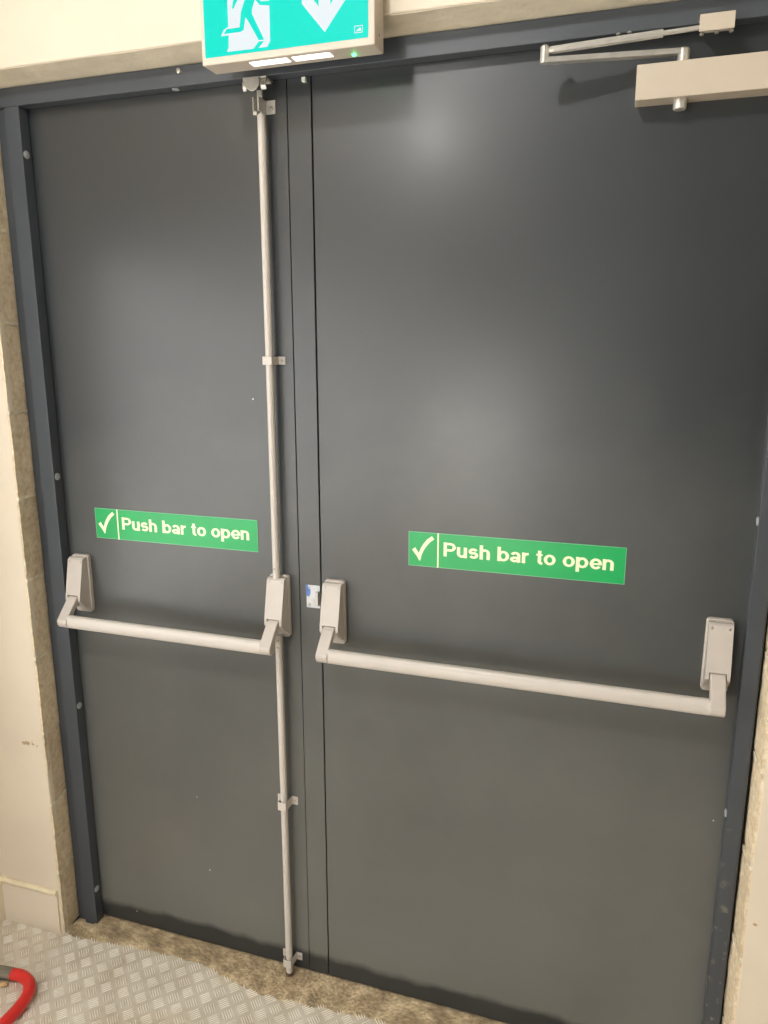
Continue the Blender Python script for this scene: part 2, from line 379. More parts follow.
# lintel: painted soffit with slight waviness
def lintel():
    bm = bmesh.new(); nx, ny = 90, 6; R = []
    for j in range(ny + 1):
        row = []
        for i in range(nx + 1):
            x = -.742 + 1.645 * i / nx; t = j / ny
            y = -.082 + .052 * t
            z = 2.1030 - .0145 * t + .0012 * noise.noise(Vector((x * 7, t * 2, 0))) + .0006 * noise.noise(Vector((x * 30, t * 5, 3)))
            row.append(bm.verts.new((x, y, z)))
        R.append(row)
    for a, b in zip(R, R[1:]):
        for i in range(nx): bm.faces.new([a[i], a[i + 1], b[i + 1], b[i]])
    T = [bm.verts.new(p) for p in ((-.742, -.082, 2.13), (.903, -.082, 2.13), (.903, .12, 2.13), (-.742, .12, 2.13), (.903, .12, 2.0905), (-.742, .12, 2.0905))]
    bm.faces.new([T[0], T[1], T[2], T[3]])
    bm.faces.new([R[0][i] for i in range(nx + 1)] + [T[1], T[0]])
    bm.faces.new([R[-1][i] for i in range(nx, -1, -1)] + [T[5], T[4]])
    bm.faces.new([T[4], T[5], T[3], T[2]])
    bm.faces.new([R[j][0] for j in range(ny, -1, -1)] + [T[0], T[3], T[5]])
    bm.faces.new([R[j][-1] for j in range(ny + 1)] + [T[4], T[2], T[1]])
    return bm
struct(obj('trim_2', lintel(), M['lintel'], smooth=True), 'painted lintel soffit over the door frame')

def jamb(name, xin, dirn, label, splay):
    """stone blocks of the reveal, dirn = -1 left (stone lies towards -x), +1 right; mortar joints as raised pale lips"""
    bm = bmesh.new(); z0 = .179 - .2023
    def blk(za, zb, off, push):
        nz = 12; ny = 8; rows = []
        for i in range(nz + 1):
            z = za + (zb - za) * i / nz; row = []
            for j in range(ny + 1):
                t = j / ny; y = -.0845 + .0665 * t
                e = min(i, nz - i) / nz
                x = xin + dirn * (off + splay * (1 - t)) + dirn * (.0022 if e == 0 else 0) + .0018 * noise.noise(Vector((z * 21, y * 45, dirn * 5))) + .0012 * noise.noise(Vector((z * 60, y * 90, dirn)))
                row.append(bm.verts.new((x, y, z)))
            rows.append(row)
        for a, b in zip(rows, rows[1:]):
            for j in range(ny): bm.faces.new([a[j], a[j + 1], b[j + 1], b[j]])
        # back
        far = xin + dirn * .3
        c = [bm.verts.new(p) for p in ((far, -.069, za), (far, .12, za), (far, .12, zb), (far, -.069, zb))]
        d = [bm.verts.new(p) for p in ((xin + dirn * off, .12, za), (xin + dirn * off, .12, zb))]
        bm.faces.new([rows[0][-1], rows[-1][-1], d[1], d[0]])
        bm.faces.new([c[1], c[2], d[1], d[0]]); bm.faces.new([c[0], c[1], c[2], c[3]])
        bm.faces.new([r[0] for r in rows] + [c[3], c[0]])
        bm.faces.new(rows[0] + [d[0], c[1], c[0]]); bm.faces.new(rows[-1] + [d[1], c[2], c[3]])
    k = 0; z = -.0115
    edges = [-.0115] + [.179 + .2023 * i for i in range(10)]
    edges[-1] = 2.11
    for za, zb in zip(edges, edges[1:]):
        blk(za + .0035, zb - .0035, random.uniform(-.0012, .0012), 0)
    o = struct(obj(name, bm, M['stone'], smooth=True), label)
    # mortar bed behind/between the blocks
    bm = bmesh.new()
    for za in edges[1:-1]:
        xs = sorted((xin + dirn * (-.0012), xin + dirn * .28))
        n = 10; T, B_ = [], []
        for j in range(n + 1):
            y = -.0848 + .066 * j / n; wv = .003 * noise.noise(Vector((j * .6, za * 9, dirn)))
            xx = xin + dirn * (splay * (1 - j / n)) - dirn * .0012
            B_.append(bm.verts.new((xx, y, za - .0042 + wv))); T.append(bm.verts.new((xx, y, za + .0045 + wv)))
        F_ = xin + dirn * .25
        c = [bm.verts.new(p) for p in ((F_, .1, za - .003), (F_, .1, za + .003), (F_, -.0845, za - .003), (F_, -.0845, za + .003))]
        for j in range(n): bm.faces.new([B_[j], B_[j + 1], T[j + 1], T[j]])
        bm.faces.new(B_ + [c[0], c[2]]); bm.faces.new(T[::-1] + [c[3], c[1]]); bm.faces.new([B_[0], T[0], c[3], c[2]]); bm.faces.new([B_[-1], T[-1], c[1], c[0]])
    obj('mortar_joints', bm, M['mortar'], o, smooth=True)
    return o
jamb('wall_reveal_left', -.7425, -1, 'tan stone block reveal on the left of the door frame', -.0080)
jamb('wall_reveal_right', .8925, 1, 'tan stone block reveal on the right of the door frame', .004)

struct(obj('wall_left', box((-1.05, -5.0, -.05), (-.9335, WY + .001, 3.5)), M['plaster']), 'cream side wall at the left')
struct(obj('wall_right', box((1.75, -5.0, -.05), (1.85, WY, 3.5)), mat('right_wall_paint', srgb(214, 206, 192), .7)), 'cream side wall at the right')
struct(obj('wall_back', box((-1.05, -5.1, -.05), (1.85, -5.0, 3.5)), M['backwall']), 'far wall of the corridor')
struct(obj('dark_reflection_panel', box((.36, -2.25, -.05), (1.75, -2.15, 3.5)), mat('dark_reflection_paint', srgb(46, 46, 48), .7)), 'added dark panel behind the viewpoint, darkens the door reflection')  # unseen dark panel, added so the right door mirrors a dark area
wn = struct(obj('fill_panel_1', box((-.936, -3.4, .62), (-.929, -.50, 1.80)), emit('side_fill_glow', (1.0, .99, .97, 1), SIDE_FILL_STRENGTH)), 'added glowing panel on the left side wall, brightens the door reflection')  # unseen emitter, added to put a bright haze on the doors
wb = struct(obj('fill_panel_2', box((-.93, -5.002, .05), (-.25, -4.992, 1.25)), emit('end_fill_glow', (1.0, .99, .95, 1), END_FILL_STRENGTH)), 'added low glowing panel at the far end, brightens the door reflection')  # unseen emitter, added for the bright reflection on the wide leaf
bm = bmesh.new()
for z0_, z1_ in ((.57, .62), (1.80, 1.85)): bx(bm, (-.9334, -3.45, z0_), (-.915, -.45, z1_))
for y0_, y1_ in ((-3.45, -3.4), (-2.14, -2.11), (-.50, -.45)): bx(bm, (-.9334, y0_, .62), (-.915, y1_, 1.80))
obj('fill_panel_frame', bm, M['white_plastic'], wn, bevel=.003)  # border around the added left panel
struct(obj('ceiling', box((-1.05, -5.1, 3.42), (1.85, -.07, 3.52)), M['ceiling']), 'pale grey ceiling')

# skirting, left of the opening and along the side wall
def skirt(path_pts, label, name, zt):
    bm = bmesh.new(); prof = [(0, -.0095), (-.0065, -.0095), (-.0065, zt - .006), (-.0045, zt), (0, zt + .003)]
    (xa, ya), (xb, yb) = path_pts; d = Vector((xb - xa, yb - ya)); L = d.length; d /= L; nrm = Vector((d.y, -d.x)); n = 40; R = []
    for i in range(n + 1):
        t = i / n; p = Vector((xa, ya)) + d * (L * t)
        wz = .0025 * noise.noise(Vector((t * 6, 1, 0))) + .0012 * noise.noise(Vector((t * 22, 1, 0)))
        R.append([bm.verts.new((p.x - nrm.x * q, p.y - nrm.y * q, z + (wz if z > .05 else 0))) for q, z in prof])
    for a, b in zip(R, R[1:]):
        for k in range(5): bm.faces.new([a[k], a[(k + 1) % 5], b[(k + 1) % 5], b[k]])
    bm.faces.new(R[0]); bm.faces.new(R[-1][::-1])
    o = struct(obj(name, bm, M['plaster'], smooth=True), label)
    # thick lip of old paint along the top edge
    pts = []
    for i in range(n + 1):
        t = i / n; p = Vector((xa, ya)) + d * (L * t) + nrm * .0035
        pts.append((p.x, p.y, zt + .002 + .0025 * noise.noise(Vector((t * 6, 1, 0))) + .0012 * noise.noise(Vector((t * 22, 1, 0)))))
    rr = [.0075 + .0024 * noise.noise(Vector((i * .7, 4, 0))) for i in range(n + 1)]
    obj('paint_lip', tube(pts, rr, 10), M['lip'], o, smooth=True)
skirt(((-.9335, WY), (-.7435, WY)), 'cream painted skirting under the left plaster', 'baseboard_front', .116)
skirt(((-.9335, -2.5), (-.9335, WY - .0065)), 'cream painted skirting along the side wall', 'baseboard_left', .108)

# rough stone sill with crumbling front edge
def sill():
    bm = bmesh.new(); nx, ny = 190, 30; R = []
    key = [(-.76, -.050), (-.735, -.080), (-.705, -.090), (-.66, -.084), (-.54, -.071), (-.43, -.063), (-.33, -.062), (-.24, -.085), (-.14, -.101), (0, -.092), (.10, -.083), (.21, -.079), (.4, -.09), (.6, -.085), (.91, -.085)]
    def fe(x):
        for (a, ya), (b, yb) in zip(key, key[1:]):
            if x <= b: return ya + (yb - ya) * (x - a) / (b - a)
        return key[-1][1]
    for i in range(nx + 1):
        x = -.742 + 1.635 * i / nx; f = fe(x) + .004 * noise.noise(Vector((x * 28, 0, 0))) + .002 * noise.noise(Vector((x * 90, 0, 0))); row = []
        for j in range(ny + 1):
            t = j / ny; y = f + (.12 - f) * (t ** 1.25)
            z = -.0062 + .0016 * noise.noise(Vector((x * 26, y * 26, 0))) + .0011 * noise.noise(Vector((x * 80, y * 80, 2)))
            if t < .12: z -= (.12 - t) / .12 * .005
            # broken step where the left foot of the frame stands
            if x < -.684 and y > -.05: z -= .007
            z = min(z, -.0040)
            row.append(bm.verts.new((x, y, z)))
        R.append(row)
    for a, b in zip(R, R[1:]):
        for j in range(ny): bm.faces.new([a[j], a[j + 1], b[j + 1], b[j]])
    # skirt down
    def down(vs):
        q = [bm.verts.new((v.co.x, v.co.y, -.05)) for v in vs]
        for i in range(len(vs) - 1): bm.faces.new([vs[i], vs[i + 1], q[i + 1], q[i]])
    down([r[0] for r in R]); down([r[-1] for r in R]); down(R[0]); down(R[-1])
    return bm
struct(obj('trim_3', sill(), M['sill'], smooth=True), 'rough dirty stone threshold under the doors')

# ------------------------------------------------------------------ door frame (steel, L-section with stepped outer edge)
bm = bmesh.new()
FB = -.012
def sect(xa, s):     # left/right member cross-section in (x,y); s=+1 left member
    return [(xa, 0 - .002), (xa, -.030), (xa - s * .0385, -.030), (xa - s * .0385, -.0215), (xa - s * .0665, -.0215), (xa - s * .0665, .055), (xa - s * .018, .055), (xa - s * .018, -.002)]
prism(sect(XL, 1), 'z', FB, 2.0495, bm)
prism([(-.002, ZT), (-.030, ZT), (-.030, 2.0875), (.055, 2.0875), (.055, 2.068), (-.002, 2.068)], 'x', XL - .0665, XR + .031, bm)
fr = struct(obj('trim_4', bm, M['frame'], bevel=.0012), 'dark grey steel door frame')
def cap(x, y, z, nrm, r=.0085):
    d = Vector(nrm); p = Vector((x, y, z))
    obj('plug_cap', tube([p, p + d * .0012, p + d * .002], [r, r, r * .8], 20), M['cap'], fr, smooth=True)
for z in (1.954, 1.237, .639, .096): cap(XL, -.0185, z, (1, 0, 0))
for z in (1.954, 1.237, .650, .096): cap(XR, -.0185, z, (-1, 0, 0))
for x in (-.290, .62): cap(x, -.0165, ZT, (0, 0, -1), .0075)
p = Vector((-.273, -.030, 2.078))
obj('frame_screw', tube([p, p + Vector((0, -.002, 0)), p + Vector((0, -.0032, 0))], [.0055, .005, .003], 16), M['screw'], fr, smooth=True)
obj('right_jamb', prism([(XR, -.002), (XR, -.030), (XR + .0275, -.030), (XR + .031, -.026), (XR + .031, .055), (XR + .018, .055), (XR + .018, -.002)], 'z', FB, 2.0495), M['frame_right'], fr, bevel=.0012)
# dark joint between frame and right reveal
obj('sealant_gap', box((XR + .0312, -.016, -.011), (.8915, .05, 2.089)), M['rubber'], fr)

# ------------------------------------------------------------------ door leaves
d1 = struct(obj('door_1', box((-.688, .0, .0), (-.0535, .044, 2.064)), M['door'], bevel=.0012), 'narrow dark grey steel door leaf on the left')
obj('meeting_strip', box((-.0523, -.0003, .0), (-.0022, .044, 2.064)), M['door'], d1, bevel=.001)
obj('seam', box((-.0537, .004, .0), (-.0520, .040, 2.06)), M['rubber'], d1)
obj('top_buffer', box((-.0175, -.009, 2.0395), (-.0095, -.0005, 2.0485)), M['white_plastic'], d1, bevel=.001)
d2 = struct(obj('door_2', box((.0004, .0, .0), (.872, .044, 2.064)), M['door'], bevel=.0012), 'wide dark grey steel door leaf on the right')
obj('edge_seal', box((-.0020, .006, .0), (.0002, .040, 2.06)), M['rubber'], d2)
def fleck(x, z, r, par):
    bm = bmesh.new(); pts = [(x + r * random.uniform(.7, 1.2) * math.cos(a * math.pi / 4), z + r * random.uniform(.7, 1.2) * math.sin(a * math.pi / 4)) for a in range(8)]
    obj('paint_fleck', flat(pts, -.0001, .0004, bm), M['white_plastic'], par)
for x, z, r in ((-.5633, .0391, .0016), (-.1517, 1.4316, .0016), (-.3268, .2239, .0016), (-.3523, .4292, .0012)): fleck(x, z, r, d1)
fleck(.838, .617, .0014, d2)

# ------------------------------------------------------------------ panic hardware
HZ0, HZ1 = .9015, 1.0405
def screw(par, x, y, z, r=.003, nrm=(0, -1, 0), name='screw'):
    p = Vector((x, y, z)); d = Vector(nrm).normalized()
    return obj(name, tube([p - d * .001, p + d * .0008, p + d * .0016], [r, r, r * .7], 12), M['screw'], par, smooth=True)
def housing(par, x0, x1):
    """pad housing: base plate, sloping cover with a notch, link arm swinging down and out"""
    r = .007
    def rr(xa, xb, za, zb, r):
        out = []
        for cx, cz, a0 in ((xb - r, zb - r, 0), (xa + r, zb - r, 90), (xa + r, za + r, 180), (xb - r, za + r, 270)):
            for k in range(5): a = math.radians(a0 + 90 * k / 4); out.append((cx + r * math.cos(a), cz + r * math.sin(a)))
        return out
    obj('base_plate', flat(rr(x0 - .0025, x1 + .0025, HZ0 - .004, HZ1 + .003, r), -.0002, .011), M['grey'], par, bevel=.0012)
    xm = (x0 + x1) / 2; aw = .0145
    bm = bmesh.new()
    top = [(-.0105, HZ1 - .001), (-.0235, HZ1 - .001), (-.0285, HZ1 - .005)]
    full = top + [(-.0480, .9480), (-.0488, .9370), (-.0440, .9310), (-.0300, .9190), (-.0105, .9065)]
    notch = top + [(-.0472, .9500), (-.0280, .9500), (-.0105, .938)]
    prism(full, 'x', x0, xm - aw - .0006, bm); prism(full, 'x', xm + aw + .0006, x1, bm); prism(notch, 'x', xm - aw - .0006, xm + aw + .0006, bm)
    bmesh.ops.remove_doubles(bm, verts=bm.verts, dist=1e-6)
    obj('cover', bm, M['grey'], par, bevel=.0016, seg=3)
    screw(par, x0 + .006, -.0290, HZ1 - .0095, .0024, (0, -.95, .3)); screw(par, x1 - .006, -.0290, HZ1 - .0095, .0024, (0, -.95, .3))
    # arm: flat bent link with rounded nose
    a = aw - .001
    # outline in (y,z): front edge slopes out and down
    F_ = [(-.0465, .9480), (-.0540, .9430), (-.0690, .9275), (-.0820, .9140), (-.0890, .9060)]
    nose = []
    for k in range(11):
        t = math.radians(20 - 180 * k / 10); nose.append((-.0795 - .0145 * math.cos(t), .8965 + .0160 * math.sin(t)))
    B_ = [(-.0665, .9040), (-.0600, .9160), (-.0480, .9290), (-.0380, .9360), (-.0300, .9400), (-.0300, .9480)]
    obj('arm', prism(F_ + nose + B_, 'x', xm - a, xm + a), M['grey'], par, bevel=.0025, seg=3)
    return xm, a
def bar(par, xa, xb):
    bm = bmesh.new(); n = 28; rings = []
    for x in (xa, xb):
        ring = []
        for k in range(n):
            t = 2 * math.pi * k / n; c, s = math.cos(t), math.sin(t)
            yy = .0112 * math.copysign(abs(c) ** .8, c); zz = .0158 * math.copysign(abs(s) ** .9, s)
            ring.append(bm.verts.new((x, -.0795 + yy, .8960 + zz)))
        rings.append(ring)
    for k in range(n): bm.faces.new([rings[0][k], rings[0][(k + 1) % n], rings[1][(k + 1) % n], rings[1][k]])
    bm.faces.new(rings[0][::-1]); bm.faces.new(rings[1])
    obj('push_bar', bm, M['grey_bar'], par, smooth=True)

pb = thing('panic_bolt', 'warm grey push bar with tall vertical rods on the narrow left door', 'panic bar', (-.36, 0, .90))
xa, a = housing(pb, -.6575, -.6150)
xb, a = housing(pb, -.1195, -.0775)
bar(pb, xa + a - .001, xb - a + .001)
RX, RY, RR = -.0985, -.0215, .0082
up = obj('upper_rod', tube([(RX, RY, HZ1 - .003), (RX, RY, 1.985)], RR, 24), M['grey_bar'], pb, smooth=True)
screw(up, RX - .001, RY - RR, 1.062, .003); 
# lower rod with its joint collar
lo = obj('lower_rod', tube([(RX, RY, .0030), (RX, RY, .905)], RR, 24), M['grey_bar'], pb, smooth=True)
screw(lo, RX + .001, RY - RR, .893, .003); screw(lo, RX + .001, RY - RR, .876, .0025)
obj('bolt_tip', tube([(RX, RY, -.012), (RX, RY, .004)], RR * .8, 20), M['rust'], lo, smooth=True)
def guide(zc, h, dep, slant):
    """bracket bent around the rod with a screwed lug on each side"""
    t = .0016; x0, x1 = RX - .0105, RX + .0105; o = .016
    prof = [(x0 - o, -.0002), (x0 - o, -.0002 - t), (x0 - t, -.0002 - t), (x0, -dep), (x1, -dep), (x1 + t, -.0002 - t), (x1 + o, -.0002 - t), (x1 + o, -.0002), (x1, -.0002), (x1 - t, -dep + t), (x0 + t, -dep + t), (x0, -.0002)]
    g = obj('rod_guide', prism(prof, 'z', zc - h / 2, zc + h / 2), M['grey_bar'], pb, bevel=.0005)
    for sx in (x0 - o * .55, x1 + o * .55): screw(g, sx, -.002, zc, .0028)
guide(1.5135, .0165, .033, 0); guide(.4755, .021, .0345, 0); guide(.0345, .021, .0345, 0)
# top latch: U channel with a side lug, held on the door
tl = obj('top_latch', prism([(-.1120, -.0002), (-.1120, -.0320), (-.1100, -.0335), (-.1085, -.0320), (-.1085, -.0140), (-.1010, -.0140), (-.1010, -.0330), (-.0985, -.0345), (-.0968, -.0330), (-.0968, -.0030), (-.0775, -.0030), (-.0775, -.0002)], 'z', 1.9900, 2.0150), M['steel'], pb, bevel=.0008)
screw(tl, -.0855, -.0032, 2.0000, .0042)
obj('latch_tongue', prism([(-.1080, -.0145), (-.1080, -.0200), (-.0975, -.0200), (-.0975, -.0145)], 'z', 1.988, 2.0300), M['steel'], tl, bevel=.001)
obj('latch_foot', box((-.1115, -.0325, 1.9830), (-.1020, -.0200, 1.9895)), M['steel'], tl, bevel=.0012)
obj('rod_pin', tube([(RX, RY, 1.984), (RX, RY, 1.991)], .0035, 16), M['screw'], tl, smooth=True)

# roller keeper hanging under the frame head
kp = thing('bolt_keeper', 'curled zinc catch plate under the frame head above the left door rod', 'catch plate', (-.107, -.02, 2.0495))
def curve_strip(pts, t, x0, x1, par, name):
    n = len(pts); P = [Vector((p[0], p[1])) for p in pts]; out = []; inn = []
    for i in range(n):
        d = (P[min(i + 1, n - 1)] - P[max(i - 1, 0)]).normalized(); nn = Vector((-d.y, d.x)); out.append(P[i] + nn * t / 2); inn.append(P[i] - nn * t / 2)
    return obj(name, prism([tuple(q) for q in out + inn[::-1]], 'x', x0, x1), M['steel'], par, smooth=True, bevel=.0004)
plate = [(-.1285, 2.0490), (-.0930, 2.0490), (-.0935, 2.0340), (-.1000, 2.0262), (-.1080, 2.0235), (-.1150, 2.0255), (-.1255, 2.0330)]
obj('catch_plate', flat(plate, -.0350, .0030), M['steel'], kp, bevel=.001)
obj('top_flange', box((-.1290, -.0350, 2.0465), (-.0800, -.0030, 2.0494)), M['steel'], kp, bevel=.0008)
for xx, s in ((-.1300, 1), (-.0915, 1)):
    pts = [(-.010 - .013 * math.sin(math.radians(a_)) * 1.0 - .012, 2.0355 + .0125 * math.cos(math.radians(a_))) for a_ in range(-60, 150, 15)]
    curve_strip(pts, .0022, xx, xx + (.0075 if s > 0 and xx < -.1 else .011), kp, 'curled_ear')
screw(kp, -.1262, -.0370, 2.0400, .0030); screw(kp, -.0860, -.0370, 2.0350, .0034)

# socket for the lower bolt, let into the sill
sk = tag(obj('bolt_socket', tube([(RX, RY, -.0300), (RX, RY, -.0020)], .0105, 20), M['rust'], smooth=True), 'small rusty floor socket in the stone sill under the left door rod', 'bolt socket')

pp = thing('panic_latch', 'long warm grey push bar between two housings on the wide right door', 'panic bar', (.42, 0, .90))
xa, a = housing(pp, .0140, .0565)
xb, a = housing(pp, .7915, .8345)
bar(pp, xa + a - .001, xb - a + .001)

# keeper plate on the meeting strip
ks = thing('latch_keeper', 'pale keeper plate with blue tape beside the middle housing', 'keeper plate', (-.019, 0, .99))
obj('plate', box((-.0360, -.0026, .9710), (-.0030, -.0005, 1.0240)), M['keeper'], ks, bevel=.0008)
obj('strike_cheek', prism([(-.0130, -.0024), (-.0110, -.0100), (-.0080, -.0135), (-.0035, -.0135), (-.0035, -.0024)], 'z', .9800, 1.0120), M['steel'], ks, bevel=.001)
screw(ks, -.0280, -.0025, .9790, .0034); screw(ks, -.0280, -.0025, 1.0180, .0030)
tp = [(-.0368, 1.0245), (-.0330, 1.0250), (-.0300, 1.0180), (-.0255, 1.0125), (-.0260, 1.0030), (-.0300, .9965), (-.0345, .9990), (-.0366, 1.0080)]
obj('blue_tape', flat(tp, -.0026, .0006), M['blue'], ks)

# ------------------------------------------------------------------ signs on the doors
def glyphs():
    """bold grotesque letters as thick strokes; unit = cap height, returns {char: (advance, [stroke points])}"""
    xh = .74; W = .195
    def arc(cx, cz, rx, rz, a0, a1, n=14):
        return [(cx + rx * math.cos(math.radians(a0 + (a1 - a0) * k / n)), cz + rz * math.sin(math.radians(a0 + (a1 - a0) * k / n))) for k in range(n + 1)]
    h = W / 2; r = (xh - W) / 2 + .012; zc = xh / 2; rb = .235
    G = {}
    G['P'] = (.80, [[(h, 0), (h, 1)], [(h, 1 - h)] + arc(.42, 1 - h - .225, .215, .225, 90, -90) + [(h, 1 - h - .45)]])
    G['u'] = (.70, [[(h, xh)] + [(h, .30)] + arc(.30, .285, .30 - h, .285 - h + .012, 180, 300, 10) + [(.50, .24)], [(.60 - h, xh), (.60 - h, 0)]])
    G['s'] = (.64, [arc(.275, xh - h - .155, .19, .165, 25, 240, 12)[:-1] + arc(.285, h + .150, .19, .160, 70, -155, 12)])
    G['h'] = (.70, [[(h, 0), (h, 1)], arc(.30, xh - .285, .30 - h, .285 - h + .012, 160, 0, 10) + [(.60 - h, .30), (.60 - h, 0)]])
    G['b'] = (.74, [[(h, 0), (h, 1)], arc(.345, zc, rb, r, 0, 360, 26)])
    G['a'] = (.66, [arc(.29, xh - .25, .19, .25 - h + .012, 165, 0, 10) + [(.48, .10), (.52, 0)], arc(.265, .205, .185, .205 - h + .012, 0, 360, 22)])
    G['r'] = (.47, [[(h, 0), (h, xh)], arc(.36, xh - .30, .30 - h + .04, .30 - h + .012, 150, 85, 6)])
    G['t'] = (.42, [[(.185, .95), (.185, .22)] + arc(.30, .215, .115, .13, 180, 270, 6) + [(.36, .088)], [(0, xh - .075), (.36, xh - .075)]])
    G['o'] = (.72, [arc(.335, zc, rb, r, 0, 360, 26)])
    G['p'] = (.74, [[(h, -.27), (h, xh)], arc(.345, zc, rb, r, 0, 360, 26)])
    G['e'] = (.69, [arc(.335, zc, rb, r, 2, 325, 24), [(.12, zc - .015), (.655, zc - .015)]])
    G['n'] = (.70, [[(h, 0), (h, xh)], arc(.30, xh - .285, .30 - h, .285 - h + .012, 160, 0, 10) + [(.60 - h, .30), (.60 - h, 0)]])
    return G, W
def lettering(body, x0, x1, zbase, cap_h, y, par, m):
    G, W = glyphs(); adv = 0; strokes = []
    for ch in body:
        if ch == ' ': adv += .33; continue
        a_, st = G[ch]
        for q in st: strokes.append([(adv + u, v) for u, v in q])
        adv += a_
    adv -= .10
    sx = (x1 - x0) / adv; bm = bmesh.new()
    for si, q in enumerate(strokes):
        thin = abs(q[0][1] - q[-1][1]) < 1e-6 and len(q) == 2
        w_ = W * (.72 if thin else 1) / 2; L_, R_ = [], []
        closed = len(q) > 20 and (Vector(q[0]) - Vector(q[-1])).length < 1e-4
        for i in range(len(q)):
            a_ = Vector(q[i - 1] if i else (q[-2] if closed else q[0])); b_ = Vector(q[i + 1] if i < len(q) - 1 else (q[1] if closed else q[-1]))
            d = (b_ - a_).normalized(); n = Vector((-d.y, d.x)); ww = w_ * (1 - .16 * abs(d.x))
            L_.append(Vector(q[i]) + n * ww); R_.append(Vector(q[i]) - n * ww)
        f3 = lambda p, dy: (x0 + p.x * sx, y - dy, zbase + p.y * cap_h)
        top_ = .0003 + .00004 * (si % 5)
        LV = [bm.verts.new(f3(p, top_)) for p in L_]; RV = [bm.verts.new(f3(p, top_)) for p in R_]
        LB = [bm.verts.new(f3(p, 0)) for p in L_]; RB = [bm.verts.new(f3(p, 0)) for p in R_]
        for i in range(len(q) - 1):
            bm.faces.new([LV[i], LV[i + 1], RV[i + 1], RV[i]]); bm.faces.new([LV[i], LB[i], LB[i + 1], LV[i + 1]]); bm.faces.new([RV[i + 1], RB[i + 1], RB[i], RV[i]])
        if not closed:
            bm.faces.new([LV[0], RV[0], RB[0], LB[0]]); bm.faces.new([LV[-1], LB[-1], RB[-1], RV[-1]])
    obj('lettering', bm, m, par)
def push_sign(x, z, label, tilt=0.0):
    s = thing('push_bar_sign', label, 'sign', (x + .218, 0, z - .037), 'push bar signs on the doors')
    W, H = .4363, .0742
    obj('panel', box((x, -.0012, z - H), (x + W, -.0001, z)), M['green'], s)
    e = .0012; bm = bmesh.new()
    bx(bm, (x, -.0014, z - e), (x + W, -.0012, z)); bx(bm, (x, -.0014, z - H), (x + W, -.0012, z - H + e))
    bx(bm, (x, -.0014, z - H + e), (x + e, -.0012, z - e)); bx(bm, (x + W - e, -.0014, z - H + e), (x + W, -.0012, z - e))
    obj('clear_edge', bm, M['edge'], s)
    obj('divider', box((x + .0620, -.0016, z - H), (x + .0652, -.0012, z)), M['cream'], s)
    ck = [(.0078, -.0394), (.0141, -.0338), (.0225, -.0455), (.0265, -.0350), (.0318, -.0255), (.0400, -.0150), (.0501, -.0072), (.0552, -.0135), (.0465, -.0205), (.0395, -.0290), (.0325, -.0400), (.0280, -.0510), (.0257, -.0617), (.0235, -.0619), (.0170, -.0510)]
    obj('check_mark', flat([(x + u, z + v) for u, v in ck], -.0012, .0004), M['cream'], s)
    lettering('Push bar to open', x + .0755, x + .4145, z - .0482, .0300, -.0012, s, M['cream'])
    return s
push_sign(-.5882, 1.1627, 'green push bar to open sign with tick on the narrow left door')
push_sign(.2008, 1.1648, 'green push bar to open sign with tick on the wide right door')

# ------------------------------------------------------------------ emergency exit sign box
es = thing('exit_sign', 'lit green running man and down arrow exit box above the doors', 'exit sign', (.008, WY, 2.13))
ex0, ex1, ez0, ez1, ey = -.1578, .1740, 2.0425, 2.2180, -.1345
cas = bmesh.new(); prism([(WY - .0002, ez0), (ey, ez0 - .0005), (ey, ez1), (WY - .0002, ez1)], 'x', ex0, ex1, cas)
obj('casing', cas, M['case'], es, bevel=.0022, seg=3)
pu0, pu1, pz0, pz1 = ex0 + .0080, ex1 - .0115, ez0 + .0115, ez1 - .0100
gp = obj('green_panel', box((pu0, ey - .0012, pz0), (pu1, ey + .0002, pz1)), M['lit_green'], es)
py_ = ey - .0012
dw = [(-.1007, 2.1950), (-.1010, 2.1000), (-.1008, 2.0861), (-.1018, 2.0664), (-.1059, 2.0595), (-.0530, 2.0590), (-.0418, 2.0694), (-.0312, 2.0694), (-.0422, 2.0593), (-.0262, 2.0590), (-.0196, 2.0677), (-.0185, 2.1950)]
bmw = flat(dw, py_, .0003)
flat([(-.1001, 2.0999), (-.1104, 2.0953), (-.1165, 2.0857), (-.1008, 2.0861)], py_, .00025, bmw)
obj('white_doorway', bmw, M['lit_white'], gp)
bmg = bmesh.new(); yy = py_ - .0003
flat([(-.0666, 2.1377), (-.0746, 2.1201), (-.0781, 2.0959), (-.1040, 2.0960), (-.1108, 2.0887), (-.0770, 2.0886), (-.0706, 2.0907), (-.0661, 2.1104), (-.0618, 2.1049), (-.0417, 2.0715), (-.0311, 2.0711),
      (-.0533, 2.1147), (-.0531, 2.1204), (-.0471, 2.1353), (-.0480, 2.1640), (-.0640, 2.1660), (-.0720, 2.1560)], yy, .0003, bmg)
flat([(-.0923, 2.1272), (-.0887, 2.1268), (-.0809, 2.1395), (-.0760, 2.1580), (-.0600, 2.1660), (-.0640, 2.1710), (-.0830, 2.1680), (-.0890, 2.1400)], yy, .00025, bmg)
flat([(-.0540, 2.1600), (-.0453, 2.1351), (-.0377, 2.1263), (-.0185, 2.1233), (-.0182, 2.1303), (-.0357, 2.1318), (-.0420, 2.1440), (-.0480, 2.1600)], yy, .00028, bmg)
flat([(-.0515 + .0085 * math.cos(k * math.pi / 8), 2.1800 + .0085 * math.sin(k * math.pi / 8)) for k in range(16)], yy, .0003, bmg)
obj('running_figure', bmg, M['lit_green'], gp)
ar = [(.0839, 2.0701), (.1265, 2.1200), (.1265, 2.1500), (.0947, 2.1112), (.0940, 2.1950), (.0745, 2.1950), (.0735, 2.1103), (.0415, 2.1500), (.0425, 2.1182)]
obj('down_arrow', flat(ar, py_, .0003), M['lit_white'], gp)
